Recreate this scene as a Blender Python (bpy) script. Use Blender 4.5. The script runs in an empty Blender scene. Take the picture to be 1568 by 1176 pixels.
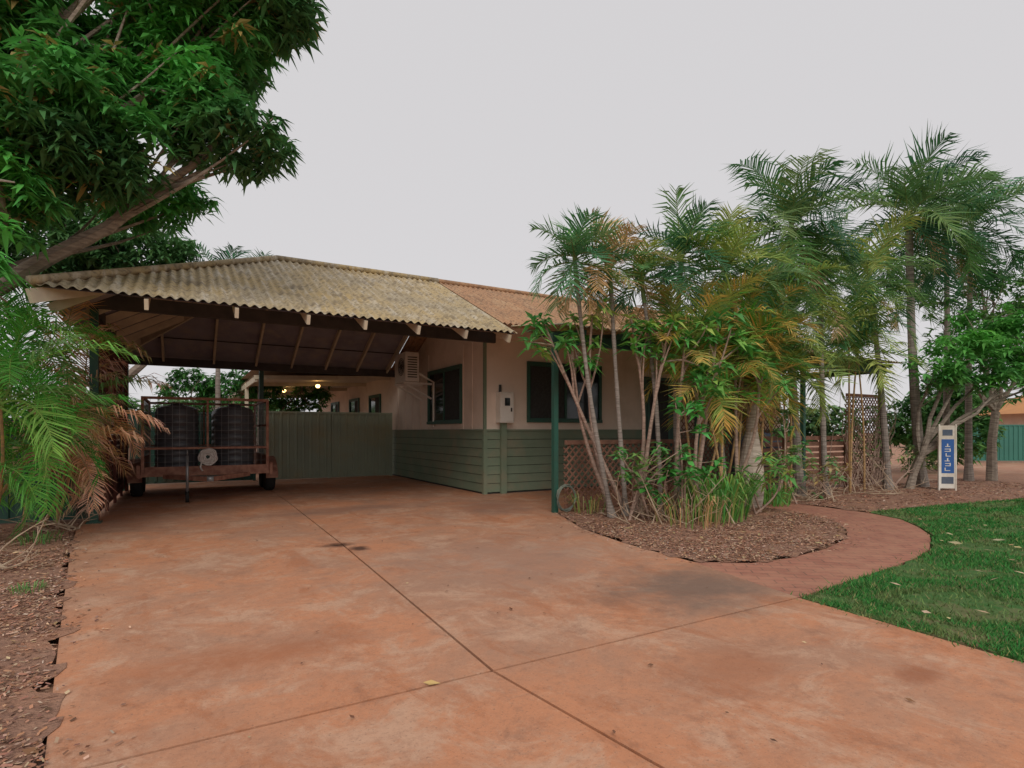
import bpy, math, random
from mathutils import Vector, noise, Matrix
random.seed(7)
R=random.random
def U(a,b): return a+(b-a)*R()
scene=bpy.context.scene
C30=math.cos(math.radians(30)); S30=0.5
def V(l,d,z=0.0):
    """site survey frame (metres): l across the street view, d away from the kerb, z up"""
    return Vector((C30*l+S30*d, -S30*l+C30*d, z))

# ------------------------------------------------------------------ materials
def new_mat(name):
    m=bpy.data.materials.new(name); m.use_nodes=True
    nt=m.node_tree; b=nt.nodes['Principled BSDF']
    return m,nt,b
def mk(name,c1,c2=None,scale=4,rough=.75,bump=0,bscale=30,metal=0,spec=.35,lo=.35,hi=.65,stretch=None,dirt=None,dscale=1.3):
    m,nt,b=new_mat(name); N=nt.nodes; L=nt.links
    b.inputs['Roughness'].default_value=rough; b.inputs['Metallic'].default_value=metal
    b.inputs['Specular IOR Level'].default_value=spec
    tc=N.new('ShaderNodeTexCoord'); src=tc.outputs['Object']
    if stretch:
        mp=N.new('ShaderNodeMapping'); mp.inputs['Scale'].default_value=stretch
        L.new(src,mp.inputs['Vector']); src2=mp.outputs['Vector']
    else: src2=src
    if c2 is None: c2=tuple(x*.8 for x in c1)
    n=N.new('ShaderNodeTexNoise'); n.inputs['Scale'].default_value=scale; n.inputs['Detail'].default_value=7
    L.new(src2,n.inputs['Vector'])
    r=N.new('ShaderNodeValToRGB'); r.color_ramp.elements[0].position=lo; r.color_ramp.elements[1].position=hi
    r.color_ramp.elements[0].color=(*c1,1); r.color_ramp.elements[1].color=(*c2,1)
    L.new(n.outputs['Fac'],r.inputs['Fac']); out=r.outputs['Color']
    if dirt:
        n2=N.new('ShaderNodeTexNoise'); n2.inputs['Scale'].default_value=dscale; n2.inputs['Detail'].default_value=8
        n2.inputs['Roughness'].default_value=.65
        L.new(src,n2.inputs['Vector'])
        r2=N.new('ShaderNodeMapRange'); r2.inputs[1].default_value=.48; r2.inputs[2].default_value=.68
        L.new(n2.outputs['Fac'],r2.inputs[0])
        mx=N.new('ShaderNodeMix'); mx.data_type='RGBA'
        L.new(r2.outputs[0],mx.inputs[0]); L.new(out,mx.inputs[6]); mx.inputs[7].default_value=(*dirt,1)
        out=mx.outputs[2]
    L.new(out,b.inputs['Base Color'])
    if bump:
        n3=N.new('ShaderNodeTexNoise'); n3.inputs['Scale'].default_value=bscale; n3.inputs['Detail'].default_value=5
        L.new(src,n3.inputs['Vector'])
        bp=N.new('ShaderNodeBump'); bp.inputs['Strength'].default_value=bump; bp.inputs['Distance'].default_value=.02
        L.new(n3.outputs['Fac'],bp.inputs['Height']); L.new(bp.outputs['Normal'],b.inputs['Normal'])
    return m
def mk_leaf(name,trans=.3,rough=.5,gain=1.0,spec=.3):
    m,nt,b=new_mat(name); N=nt.nodes; L=nt.links
    a=N.new('ShaderNodeAttribute'); a.attribute_name='Col'
    g=N.new('ShaderNodeVectorMath'); g.operation='SCALE'; g.inputs['Scale'].default_value=gain
    L.new(a.outputs['Color'],g.inputs[0])
    b.inputs['Roughness'].default_value=rough; b.inputs['Specular IOR Level'].default_value=spec
    L.new(g.outputs[0],b.inputs['Base Color'])
    if trans>0:
        t=N.new('ShaderNodeBsdfTranslucent'); L.new(g.outputs[0],t.inputs['Color'])
        mx=N.new('ShaderNodeMixShader'); mx.inputs[0].default_value=trans
        L.new(b.outputs[0],mx.inputs[1]); L.new(t.outputs[0],mx.inputs[2])
        L.new(mx.outputs[0],N['Material Output'].inputs['Surface'])
    return m
LEAF=mk_leaf('broad_leaf_foliage',.35,.5,2.2,.3)
PLEAF=mk_leaf('palm_leaf_foliage',.30,.6,1.95,.18)
GRASS=mk_leaf('grass_leaf',0,.8,1.0,.2)
CHIP=mk_leaf('chip_litter',0,.9,1.0)
BARK=mk('bark_grey',(.36,.30,.24),(.19,.15,.12),6,.9,.6,30,stretch=(1,1,6))
BARKP=mk('bark_pinkish',(.46,.32,.25),(.28,.19,.15),8,.85,.4,30,stretch=(1,1,4))
PALMB=mk('palm_trunk_grey',(.34,.29,.25),(.17,.14,.12),5,.9,.5,20,stretch=(.6,.6,9))
BOTTLE=mk('bottle_palm_trunk',(.60,.51,.42),(.34,.27,.21),5,.85,.5,25,stretch=(.6,.6,7))
CANE=mk('cane_stem',(.52,.32,.13),(.32,.20,.11),5,.6,.2,20,stretch=(.6,.6,7))
CREAM=mk('cream_cladding_paint',(.80,.67,.55),(.75,.62,.51),2.0,.7,.05,60,dirt=(.66,.54,.43))
CREAMT=mk('cream_timber_paint',(.70,.60,.44),(.58,.49,.37),5,.7,.1,40)
GREEN=mk('sage_green_weatherboard_paint',(.20,.25,.17),(.17,.225,.15),2,.6,.05,50,dirt=(.26,.24,.16))
DGREEN=mk('dark_green_trim_paint',(.03,.11,.08),(.04,.09,.065),4,.45)
FENCE=mk('green_colour_steel',(.34,.38,.27),(.29,.33,.24),1.5,.5,.03,40,dirt=(.36,.34,.21))
TEAL=mk('teal_steel_fence',(.06,.22,.17),(.05,.18,.14),.7,.5)
DKFENCE=mk('dark_green_steel_fence',(.035,.10,.075),(.03,.08,.06),.9,.6,dirt=(.10,.08,.05))
RUSTY=mk('red_brown_timber',(.18,.06,.04),(.10,.035,.025),6,.8,.3,40)
LATT=mk('lattice_timber',(.25,.12,.08),(.15,.075,.05),6,.85,.3,40)
TRFR=mk('rusty_trailer_steel',(.48,.25,.17),(.30,.13,.09),9,.75,.3,60)
TANK=mk('black_poly_tank',(.10,.105,.115),(.07,.073,.08),3,.4,.05,30,spec=.6)
BLACK=mk('black_rubber',(.02,.02,.02),(.03,.028,.025),5,.85)
WHITE=mk('white_enamel',(.78,.74,.67),(.70,.66,.58),4,.45,dirt=(.52,.42,.32))
GALV=mk('galvanised_steel',(.38,.38,.38),(.28,.28,.28),8,.45,metal=.5)
DARKST=mk('dark_steel_and_groove_shade',(.05,.055,.05),(.035,.035,.03),8,.6)  # steel fittings, and the painted shade in the weatherboard grooves
DARKBEAM=mk('dark_beam_paint',(.05,.045,.045),(.075,.065,.06),6,.6)
COVER=mk('grey_blue_canvas',(.12,.14,.18),(.08,.10,.14),5,.8,.5,12)
LINING=mk('roof_underside_fibro',(.33,.31,.36),(.24,.225,.27),2.2,.9,dirt=(.38,.33,.32),dscale=3)
GLASS,nt,b=new_mat('window_glass'); b.inputs['Base Color'].default_value=(.018,.022,.022,1); b.inputs['Roughness'].default_value=.06
CURT=mk('window_screen_mesh',(.05,.052,.05),(.035,.037,.035),20,.9)
CEIL=mk('patio_ceiling',(.78,.70,.60),(.68,.62,.54),3,.7)
BLUE=mk('sign_blue',(.03,.10,.30),(.035,.12,.36),3,.5)
LAMP,nt,b=new_mat('lit_lamp'); b.inputs['Base Color'].default_value=(1,.7,.3,1); b.inputs['Emission Color'].default_value=(1,.6,.2,1); b.inputs['Emission Strength'].default_value=9

def mk_drive():
    m,nt,b=new_mat('stained_concrete'); N=nt.nodes; L=nt.links
    tc=N.new('ShaderNodeTexCoord')
    def noi(s,det=8,ro=.6,dist=0,st=None,off=None):
        n=N.new('ShaderNodeTexNoise'); n.inputs['Scale'].default_value=s; n.inputs['Detail'].default_value=det
        n.inputs['Roughness'].default_value=ro; n.inputs['Distortion'].default_value=dist
        mp=N.new('ShaderNodeMapping'); mp.inputs['Scale'].default_value=st or (1,1,1); mp.inputs['Location'].default_value=off or (0,0,0)
        L.new(tc.outputs['Object'],mp.inputs['Vector']); L.new(mp.outputs['Vector'],n.inputs['Vector'])
        return n.outputs['Fac']
    def rng(src,a,b_,lo=0,hi=1):
        r=N.new('ShaderNodeMapRange'); r.inputs[1].default_value=a; r.inputs[2].default_value=b_
        r.inputs[3].default_value=lo; r.inputs[4].default_value=hi
        L.new(src,r.inputs[0]); return r.outputs[0]
    def mix(f,a,c,blend='MIX'):
        x=N.new('ShaderNodeMix'); x.data_type='RGBA'; x.blend_type=blend
        if isinstance(f,float): x.inputs[0].default_value=f
        else: L.new(f,x.inputs[0])
        for i,v in ((6,a),(7,c)):
            if isinstance(v,tuple): x.inputs[i].default_value=(*v,1)
            else: L.new(v,x.inputs[i])
        return x.outputs[2]
    c=mix(rng(noi(.75,9,.68,.5),.42,.58),(.58,.255,.135),(.46,.245,.155))
    c=mix(rng(noi(1.5,10,.78,.6,off=(4,2,0)),.50,.60,0,.75),c,(.60,.37,.25))
    c=mix(rng(noi(1.1,10,.76,.5,(1.8,.8,1),(9,1,0)),.54,.62,0,.6),c,(.44,.165,.075))
    c=mix(rng(noi(.6,10,.78,.8,(1,1.4,1),(2,7,0)),.55,.66,0,.5),c,(.32,.19,.135))
    c=mix(rng(noi(3.2,10,.8,.4,off=(1,3,0)),.54,.64,0,.5),c,(.30,.15,.095))
    c=mix(rng(noi(5.5,10,.8,.3,off=(6,3,0)),.54,.66,0,.45),c,(.62,.38,.25))
    c=mix(rng(noi(60,4,.7),.58,.68,0,.6),c,(.20,.11,.075))
    c=mix(rng(noi(110,3,.7,off=(3,3,0)),.60,.70,0,.4),c,(.72,.50,.36))
    c=mix(rng(noi(16,8,.8),.48,.70,0,.5),c,(.32,.165,.105))
    def stain(cx,cy,rx,ry,col,amt,edge):
        mp=N.new('ShaderNodeMapping'); mp.vector_type='POINT'; mp.inputs['Location'].default_value=(-cx/rx,-cy/ry,0); mp.inputs['Scale'].default_value=(1/rx,1/ry,1)
        L.new(tc.outputs['Object'],mp.inputs['Vector'])
        ln=N.new('ShaderNodeVectorMath'); ln.operation='LENGTH'; L.new(mp.outputs['Vector'],ln.inputs[0])
        ad=N.new('ShaderNodeMath'); ad.operation='MULTIPLY_ADD'; L.new(noi(edge,8,.7),ad.inputs[0]); ad.inputs[1].default_value=1.8; L.new(ln.outputs['Value'],ad.inputs[2])
        return rng(ad.outputs[0],2.05,1.2,0,amt),col
    cc=c
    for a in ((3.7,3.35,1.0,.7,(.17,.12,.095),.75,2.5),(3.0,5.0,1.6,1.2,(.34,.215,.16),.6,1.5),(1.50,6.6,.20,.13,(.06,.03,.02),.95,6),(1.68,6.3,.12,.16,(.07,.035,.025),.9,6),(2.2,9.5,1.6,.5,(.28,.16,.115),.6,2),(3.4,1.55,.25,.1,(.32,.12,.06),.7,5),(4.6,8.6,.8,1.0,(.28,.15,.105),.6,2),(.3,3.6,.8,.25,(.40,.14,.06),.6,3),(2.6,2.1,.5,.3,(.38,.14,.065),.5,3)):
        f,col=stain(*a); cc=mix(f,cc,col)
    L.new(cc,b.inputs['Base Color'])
    L.new(rng(noi(2.5),.3,.7,.6,.9),b.inputs['Roughness'])
    b.inputs['Specular IOR Level'].default_value=.25
    bp=N.new('ShaderNodeBump'); bp.inputs['Strength'].default_value=.35; bp.inputs['Distance'].default_value=.01
    L.new(noi(45,6,.7),bp.inputs['Height']); L.new(bp.outputs['Normal'],b.inputs['Normal'])
    return m
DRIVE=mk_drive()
def mk_roof(name,c1,c2,c3,c4):
    m,nt,b=new_mat(name); N=nt.nodes; L=nt.links
    tc=N.new('ShaderNodeTexCoord')
    def noi(s,st=None,ro=.65):
        n=N.new('ShaderNodeTexNoise'); n.inputs['Scale'].default_value=s; n.inputs['Detail'].default_value=8; n.inputs['Roughness'].default_value=ro
        if st:
            mp=N.new('ShaderNodeMapping'); mp.inputs['Scale'].default_value=st
            L.new(tc.outputs['Object'],mp.inputs['Vector']); L.new(mp.outputs['Vector'],n.inputs['Vector'])
        else: L.new(tc.outputs['Object'],n.inputs['Vector'])
        return n.outputs['Fac']
    def mix(fac,a,c,lo,hi,mxv=1):
        r=N.new('ShaderNodeMapRange'); r.inputs[1].default_value=lo; r.inputs[2].default_value=hi; r.inputs[4].default_value=mxv
        L.new(fac,r.inputs[0])
        x=N.new('ShaderNodeMix'); x.data_type='RGBA'; L.new(r.outputs[0],x.inputs[0])
        for i,v in ((6,a),(7,c)):
            if isinstance(v,tuple): x.inputs[i].default_value=(*v,1)
            else: L.new(v,x.inputs[i])
        return x.outputs[2]
    c=mix(noi(.8),c1,c2,.38,.62)
    c=mix(noi(3.0,(3,.5,.5)),c,c3,.50,.66,.8)
    c=mix(noi(14),c,c4,.50,.62,.8)
    c=mix(noi(2.2,(1,1.6,1)),c,c4,.52,.66,.7)
    L.new(c,b.inputs['Base Color']); b.inputs['Roughness'].default_value=.85
    return m
ROOFY=mk_roof('weathered_fibro_roof',(.40,.33,.22),(.50,.37,.18),(.60,.54,.44),(.19,.145,.095))
ROOFR=mk_roof('rusty_fibro_roof',(.46,.25,.13),(.40,.23,.13),(.50,.34,.20),(.22,.13,.08))
def mk_paver():
    m,nt,b=new_mat('red_brick_paving'); N=nt.nodes; L=nt.links
    tc=N.new('ShaderNodeTexCoord')
    br=N.new('ShaderNodeTexBrick'); br.inputs['Scale'].default_value=1; br.inputs['Brick Width'].default_value=.23; br.inputs['Row Height'].default_value=.115
    br.inputs['Mortar Size'].default_value=.007
    br.inputs['Color1'].default_value=(.42,.17,.11,1); br.inputs['Color2'].default_value=(.33,.13,.085,1); br.inputs['Mortar'].default_value=(.19,.095,.065,1)
    mp=N.new('ShaderNodeMapping'); mp.inputs['Rotation'].default_value=(0,0,.7); L.new(tc.outputs['Object'],mp.inputs['Vector']); L.new(mp.outputs['Vector'],br.inputs['Vector'])
    n=N.new('ShaderNodeTexNoise'); n.inputs['Scale'].default_value=2.2; n.inputs['Detail'].default_value=9; n.inputs['Roughness'].default_value=.75; L.new(tc.outputs['Object'],n.inputs['Vector'])
    r=N.new('ShaderNodeMapRange'); r.inputs[1].default_value=.42; r.inputs[2].default_value=.60; r.inputs[4].default_value=.7; L.new(n.outputs['Fac'],r.inputs[0])
    x=N.new('ShaderNodeMix'); x.data_type='RGBA'; L.new(r.outputs[0],x.inputs[0]); L.new(br.outputs['Color'],x.inputs[6]); x.inputs[7].default_value=(.46,.225,.14,1)
    L.new(x.outputs[2],b.inputs['Base Color']); b.inputs['Roughness'].default_value=.85
    return m
PAVER=mk_paver()
EARTH=mk('red_earth',(.42,.22,.14),(.34,.17,.11),.6,.95,.6,12,dirt=(.46,.31,.21))
MULCH=mk('mulch_soil',(.27,.145,.10),(.38,.21,.14),16,.95,1.0,60,dirt=(.44,.22,.135),dscale=2.2)
LAWN=mk('lawn_soil',(.04,.14,.025),(.09,.15,.045),8,.95,.5,60,dirt=(.20,.16,.08),dscale=2.0)
JOINT=mk('joint_dirt',(.09,.05,.04),(.065,.04,.03),20,.95)

# ------------------------------------------------------------------ mesh builder
class MB:
    def __init__(s): s.v=[];s.f=[];s.m=[];s.c=[];s.mi=0;s.col=(.5,.5,.5)
    def face(s,idx): s.f.append(idx); s.m.append(s.mi); s.c.append(s.col)
    def add(s,pts):
        i=len(s.v); s.v.extend([tuple(p) for p in pts]); s.face(tuple(range(i,i+len(pts))))
    def box(s,x0,x1,y0,y1,z0,z1):
        i=len(s.v)
        s.v+= [(x0,y0,z0),(x1,y0,z0),(x1,y1,z0),(x0,y1,z0),(x0,y0,z1),(x1,y0,z1),(x1,y1,z1),(x0,y1,z1)]
        for q in ((0,3,2,1),(4,5,6,7),(0,1,5,4),(1,2,6,5),(2,3,7,6),(3,0,4,7)): s.face(tuple(i+k for k in q))
    def beam(s,p0,p1,w,h,up=(0,0,1)):
        p0=Vector(p0);p1=Vector(p1);t=(p1-p0).normalized()
        sd=t.cross(Vector(up))
        if sd.length<1e-4: sd=t.cross(Vector((1,0,0)))
        sd.normalize(); u=sd.cross(t).normalized()
        i=len(s.v)
        for p in (p0,p1):
            for a,b in ((-1,-1),(1,-1),(1,1),(-1,1)): s.v.append(tuple(p+sd*w/2*a+u*h/2*b))
        for q in ((0,3,2,1),(4,5,6,7),(0,1,5,4),(1,2,6,5),(2,3,7,6),(3,0,4,7)): s.face(tuple(i+k for k in q))
    def tube(s,pts,rad,n=8,cap=True):
        pts=[Vector(p) for p in pts]; i0=len(s.v); ref=Vector((.31,.95,.1)).normalized()
        for k,p in enumerate(pts):
            t=(pts[min(k+1,len(pts)-1)]-pts[max(k-1,0)]).normalized()
            a=t.cross(ref)
            if a.length<1e-3: a=t.cross(Vector((1,0,0)))
            a.normalize(); b=t.cross(a).normalized(); r=rad[k] if isinstance(rad,(list,tuple)) else rad
            for j in range(n):
                an=2*math.pi*j/n; s.v.append(tuple(p+a*math.cos(an)*r+b*math.sin(an)*r))
        for k in range(len(pts)-1):
            for j in range(n):
                a=i0+k*n+j; b=i0+k*n+(j+1)%n; s.face((a,b,b+n,a+n))
        if cap:
            s.face(tuple(i0+j for j in range(n))[::-1]); e=i0+(len(pts)-1)*n; s.face(tuple(e+j for j in range(n)))
    def lathe(s,c,prof,n=24,axis='z'):
        c=Vector(c); i0=len(s.v)
        for r,z in prof:
            for j in range(n):
                a=2*math.pi*j/n; x,y=r*math.cos(a),r*math.sin(a)
                p=Vector((x,y,z)) if axis=='z' else (Vector((z,x,y)) if axis=='x' else Vector((x,z,y)))
                s.v.append(tuple(c+p))
        for k in range(len(prof)-1):
            for j in range(n):
                a=i0+k*n+j;b=i0+k*n+(j+1)%n; s.face((a,b,b+n,a+n))
        s.face(tuple(i0+j for j in range(n))[::-1]); e=i0+(len(prof)-1)*n; s.face(tuple(e+j for j in range(n)))
    def build(s,name,mats,parent=None,smooth=False):
        me=bpy.data.meshes.new(name); me.from_pydata(s.v,[],s.f)
        for m in mats: me.materials.append(m)
        if len(mats)>1: me.polygons.foreach_set('material_index',s.m)
        at=me.attributes.new('Col','FLOAT_COLOR','FACE')
        fl=[]
        for c in s.c: fl.extend((c[0],c[1],c[2],1))
        at.data.foreach_set('color',fl)
        if smooth: me.polygons.foreach_set('use_smooth',[True]*len(me.polygons))
        me.update(); o=bpy.data.objects.new(name,me); scene.collection.objects.link(o)
        if parent: o.parent=parent
        return o
def empty(name,loc=(0,0,0)):
    e=bpy.data.objects.new(name,None); scene.collection.objects.link(e); e.empty_display_size=.3
    return e
def jit(c,a=.25):
    k=1+U(-a,a); return (max(0,c[0]*k*(1+U(-.12,.12))),c[1]*k,max(0,c[2]*k*(1+U(-.15,.15))))
def lerp(a,b,t): return tuple(a[i]*(1-t)+b[i]*t for i in range(3))
def inpoly(x,y,P):
    c=False;j=len(P)-1
    for i in range(len(P)):
        if (P[i][1]>y)!=(P[j][1]>y) and x<(P[j][0]-P[i][0])*(y-P[i][1])/(P[j][1]-P[i][1])+P[i][0]: c=not c
        j=i
    return c
def rough_edge(P,amp=.035,step=.07):
    out=[];n=len(P)
    for i in range(n):
        a=P[i];b=P[(i+1)%n]; L=math.hypot(b[0]-a[0],b[1]-a[1]); k=max(1,int(L/step)) if L<8 else 1
        for j in range(k):
            x=a[0]+(b[0]-a[0])*j/k; y=a[1]+(b[1]-a[1])*j/k
            o=Vector((x*5,y*5,1)); out.append((x+amp*2.2*noise.noise(o)+U(-.3,.3)*amp,y+amp*2.2*noise.noise(o+Vector((7,3,1)))+U(-.3,.3)*amp))
    return out
def sheet(name,P,z,mat,skirt=0):
    mb=MB(); mb.add([(x,y,z) for x,y in P])
    if skirt:
        n=len(P)
        for i in range(n):
            a=P[i];b=P[(i+1)%n]; mb.add([(a[0],a[1],z),(a[0],a[1],z-skirt),(b[0],b[1],z-skirt),(b[0],b[1],z)])
    return mb.build(name,[mat])

# ------------------------------------------------------------------ ground
sheet('ground',[(-400,-400),(400,-400),(400,400),(-400,400)],-.05,EARTH)
dr=empty('concrete_driveway')
def sl(P,nm): 
    o=sheet(nm,P,0,DRIVE,.05); o.parent=dr
g=.009
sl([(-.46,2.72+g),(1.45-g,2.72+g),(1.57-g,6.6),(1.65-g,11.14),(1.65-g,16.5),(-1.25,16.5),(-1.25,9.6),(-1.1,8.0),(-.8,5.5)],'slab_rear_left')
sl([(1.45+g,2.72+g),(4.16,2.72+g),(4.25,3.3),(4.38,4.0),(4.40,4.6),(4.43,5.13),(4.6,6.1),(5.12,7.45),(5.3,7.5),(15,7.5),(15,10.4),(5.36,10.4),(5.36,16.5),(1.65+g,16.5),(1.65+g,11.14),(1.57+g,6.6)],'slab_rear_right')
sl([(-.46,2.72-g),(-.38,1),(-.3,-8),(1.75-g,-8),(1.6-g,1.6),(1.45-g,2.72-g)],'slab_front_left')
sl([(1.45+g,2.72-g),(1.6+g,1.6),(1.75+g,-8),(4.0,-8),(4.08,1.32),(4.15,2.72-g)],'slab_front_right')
o=sheet('joint_bed',[(-.4,-7),(3.9,-7),(4.1,2.8),(4.3,7),(4.9,16),(-1.1,16),(-.5,3)],-.018,JOINT); o.parent=dr
sheet('brick_path',[(4.16,2.73),(5.36,2.84),(6.46,2.97),(7.1,3.12),(7.57,3.31),(8.1,3.55),(8.6,3.9),(9.16,4.39),(9.44,5.0),(9.6,7.5),(8.6,7.5),(8.5,5.6),(8.2,4.9),(7.6,4.3),(7.0,3.95),(6.15,3.70),(5.4,3.62),(4.84,3.67),(4.38,4.0),(4.25,3.3)],-.002,PAVER,.05)
LP=[(4.16,2.70),(5.36,2.81),(6.46,2.94),(7.1,3.09),(7.57,3.28),(8.1,3.52),(8.6,3.87),(9.16,4.36),(9.44,5.0),(11,4.85),(13.79,4.5),(22,4.2),(24,-8),(4.0,-8),(4.1,1.3)]
lw=empty('lawn')
o=sheet('turf_base',rough_edge(LP,.02,.06),.006,LAWN,.05); o.parent=lw
mb=MB()
cnt=0
while cnt<110000:
    x=4.0+12*R()**1.6; y=U(-1.2,5.0)
    if x>5 and y<.3 and R()<.7: continue
    if not inpoly(x,y,LP):
        if R()>.35 or not inpoly(x+random.gauss(0,.05),y+random.gauss(0,.05),LP): continue
    nz=noise.noise(Vector((x*1.1,y*1.1,3)))+.5*noise.noise(Vector((x*4,y*4,9)))
    n2=noise.noise(Vector((x*.7+9,y*1.6,3)))
    if (nz<-.35 or n2<-.38) and R()<.75: continue
    h=U(.018,.048)*(1+.5*nz); a=U(0,6.28); w=U(.003,.0055)*(1+max(0,x-6)*.14); ln=U(.2,1.1)*h; b_=U(0,6.28)
    dx,dy=math.cos(a)*w,math.sin(a)*w
    base=(.04,.20,.04) if R()<.75 else (.10,.25,.06)
    if R()<.06: base=(.32,.28,.12)
    if nz<-.2 or n2<-.25: base=lerp(base,(.24,.22,.10),.45)
    mb.col=jit(base,.35)
    mb.add([(x-dx,y-dy,.005),(x+dx,y+dy,.005),(x+ln*math.cos(b_),y+ln*math.sin(b_),h)])
    cnt+=1
o=mb.build('grass_blades',[GRASS],lw)
BR=[(4.40,4.0),(4.84,3.69),(5.4,3.64),(6.15,3.72),(7.0,3.97),(7.6,4.32),(8.2,4.92),(8.5,5.6),(8.58,7.45),(5.14,7.45),(4.62,6.1),(4.45,5.13),(4.42,4.6)]
BR2=[(9.46,5.02),(11,4.87),(13.79,4.52),(22,4.22),(22,7.4),(9.62,7.4)]
BL=[(-.47,2.8),(-.40,1),(-.32,-8),(-9,-8),(-9,12),(-1.27,12),(-1.27,9.6),(-1.12,8.0),(-.82,5.5)]
def bed(name,P,n,box,big=1.0,spill=.18,amp=.07):
    e=empty(name)
    mb=MB(); mb.add([(x,y,.004) for x,y in rough_edge(P,amp)]); mb.build('soil',[MULCH],e)
    mb=MB(); k=0
    while k<n:
        x=U(box[0],box[1]);y=U(box[2],box[3])
        if not inpoly(x,y,P) and not (R()<.4 and inpoly(x+random.gauss(0,spill),y+random.gauss(0,spill),P)): continue
        if noise.noise(Vector((x*1.3,y*1.3,4)))<-.1 and R()<.7: continue
        z=.006+U(0,.012); L=U(.005,.022)*big;w=U(.003,.008)*big
        a=U(0,6.28); t=Vector((math.cos(a),math.sin(a),U(-.3,.3)))*L; s_=Vector((-math.sin(a),math.cos(a),U(-.5,.5)))*w
        c=random.choice([(.38,.20,.13),(.28,.14,.09),(.48,.30,.20),(.19,.10,.07),(.54,.37,.26),(.44,.21,.13)])
        mb.col=jit(c,.3); p=Vector((x,y,z)); mb.add([p-t-s_,p+t-s_*.6,p+t*.9+s_,p-t*.8+s_*.8]); k+=1
    mb.build('bark_chips',[CHIP],e)
    return e
bed('garden_bed',BR,32000,(4.2,8.7,3.5,7.5))
bed('garden_bed',BR2,7000,(9.4,18,4.2,7.4),1.5)
bed('garden_bed',BL,36000,(-3.2,-.1,1.5,10))

# ------------------------------------------------------------------ corrugated roofing
def corr(mb,O,e,s,umax,s0f,s1f,pitch=.12,A=.018,smp=8,rows=1,umin=0):
    O=Vector(O);e=Vector(e).normalized();s=Vector(s).normalized();n=e.cross(s).normalized()
    N=int((umax-umin)/pitch*smp); st=len(mb.v)
    for i in range(N+1):
        u=umin+(umax-umin)*i/N; w=n*A*math.sin(2*math.pi*u/pitch)
        a,b=s0f(u),s1f(u)
        for r in range(rows+1): mb.v.append(tuple(O+e*u+s*(a+(b-a)*r/rows)+w))
    q=rows+1
    for i in range(N):
        for r in range(rows):
            a=st+i*q+r; mb.face((a,a+q,a+q+1,a+1))
T=.47; cosp=1/math.sqrt(1+T*T)
XL,YE,HE=-1.5,8.2,2.95; YR=11.66; HR=HE+T*(YR-YE); XA=1.55; YB=2*YR-YE; XV=4.85
cp=empty('carport')
mb=MB()
sf=Vector((0,1,T)); run=(YR-YE)/cosp
corr(mb,(XL,YE,HE),(1,0,0),sf,XV-XL,lambda u:0,lambda u:run*min(1,max(0.001,u)/(XA-XL)))
corr(mb,(XL,YB,HE),(1,0,0),Vector((0,-1,T)),XV-XL,lambda u:0,lambda u:run*min(1,max(0.001,u)/(XA-XL)))
TL=(HR-HE)/(XA-XL); runl=math.sqrt((XA-XL)**2+(HR-HE)**2); half=YR-YE
corr(mb,(XL,YE,HE),(0,1,0),Vector((1,0,TL)),2*half,lambda u:0,lambda u:runl*max(.001,min(u,2*half-u)/half))
mb.build('corrugated_roof',[ROOFY],cp,True)
mb=MB()
mb.tube([(XL,YE,HE+.035),(XA,YR,HR+.035),(XV,YR,HR+.035)],.055,8)
mb.tube([(XL,YB,HE+.035),(XA,YR,HR+.035)],.055,8)
mb.build('ridge_capping',[ROOFY],cp,True)
def roofz(y): return HE+T*(y-YE) if y<YR else HE+T*(YB-y)
mb=MB(); o_=-.045
mb.add([(XL+.1,YE+.06,roofz(YE+.06)+o_),(XV-.01,YE+.06,roofz(YE+.06)+o_),(XV-.01,YR,HR+o_),(XA,YR,HR+o_)])
mb.add([(XL+.1,YB-.06,roofz(YE+.06)+o_),(XV-.01,YB-.06,roofz(YE+.06)+o_),(XV-.01,YR,HR+o_),(XA,YR,HR+o_)])
mb.add([(XL+.06,YE+.12,HE+.02+o_),(XL+.06,YB-.12,HE+.02+o_),(XA-.02,YR,HR+o_-.01)])
mb.build('underside_lining',[LINING],cp)
mb=MB()
for x in (4.72,3.92,3.12,2.3,1.5):
    mb.beam((x,YE+.05,roofz(YE+.05)-.13),(x,YR,HR-.13),.045,.13); mb.beam((x,YB-.1,roofz(YB-.1)-.13),(x,YR,HR-.13),.045,.13)
for x in (.6,-.4):
    yt=YE+(x-XL)/(XA-XL)*half
    mb.beam((x,YE+.05,roofz(YE+.05)-.13),(x,yt,roofz(yt)-.13),.045,.13); yb=2*YR-yt; mb.beam((x,YB-.1,roofz(YB-.1)-.13),(x,yb,roofz(yb)-.13),.045,.13)
for y in (9.0,10.0,10.9,11.66,12.5,13.4,14.3):
    xt=XL+min(y-YE,YB-y)/half*(XA-XL); mb.beam((XL+.05,y,HE-.13),(xt,y,HE+TL*(xt-XL)-.13),.045,.12)
mb.beam((XL,YE,HE-.14),(XA,YR,HR-.14),.05,.16); mb.beam((XL,YB,HE-.14),(XA,YR,HR-.14),.05,.16); mb.beam((XA,YR,HR-.14),(XV,YR,HR-.14),.05,.2)
mb.build('rafters',[CREAMT],cp)
mb=MB()
for k in range(1,4):
    y=YE+half*k/4
    x0=XL+(y-YE)/half*(XA-XL)
    mb.beam((x0,y,roofz(y)-.058),(XV,y,roofz(y)-.058),.05,.02); mb.beam((x0,2*YR-y,roofz(y)-.058),(XV,2*YR-y,roofz(y)-.058),.05,.02)
mb.build('roof_battens',[DARKBEAM],cp)
mb=MB()
mb.box(-1.15,5.33,9.87,9.95,3.04,3.24)
mb.box(-1.15,5.33,14.9,14.98,2.76,2.94)
mb.box(-1.14,-1.06,9.95,14.9,2.95,3.12)
mb.build('beams',[DARKBEAM],cp)
mb=MB()
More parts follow.
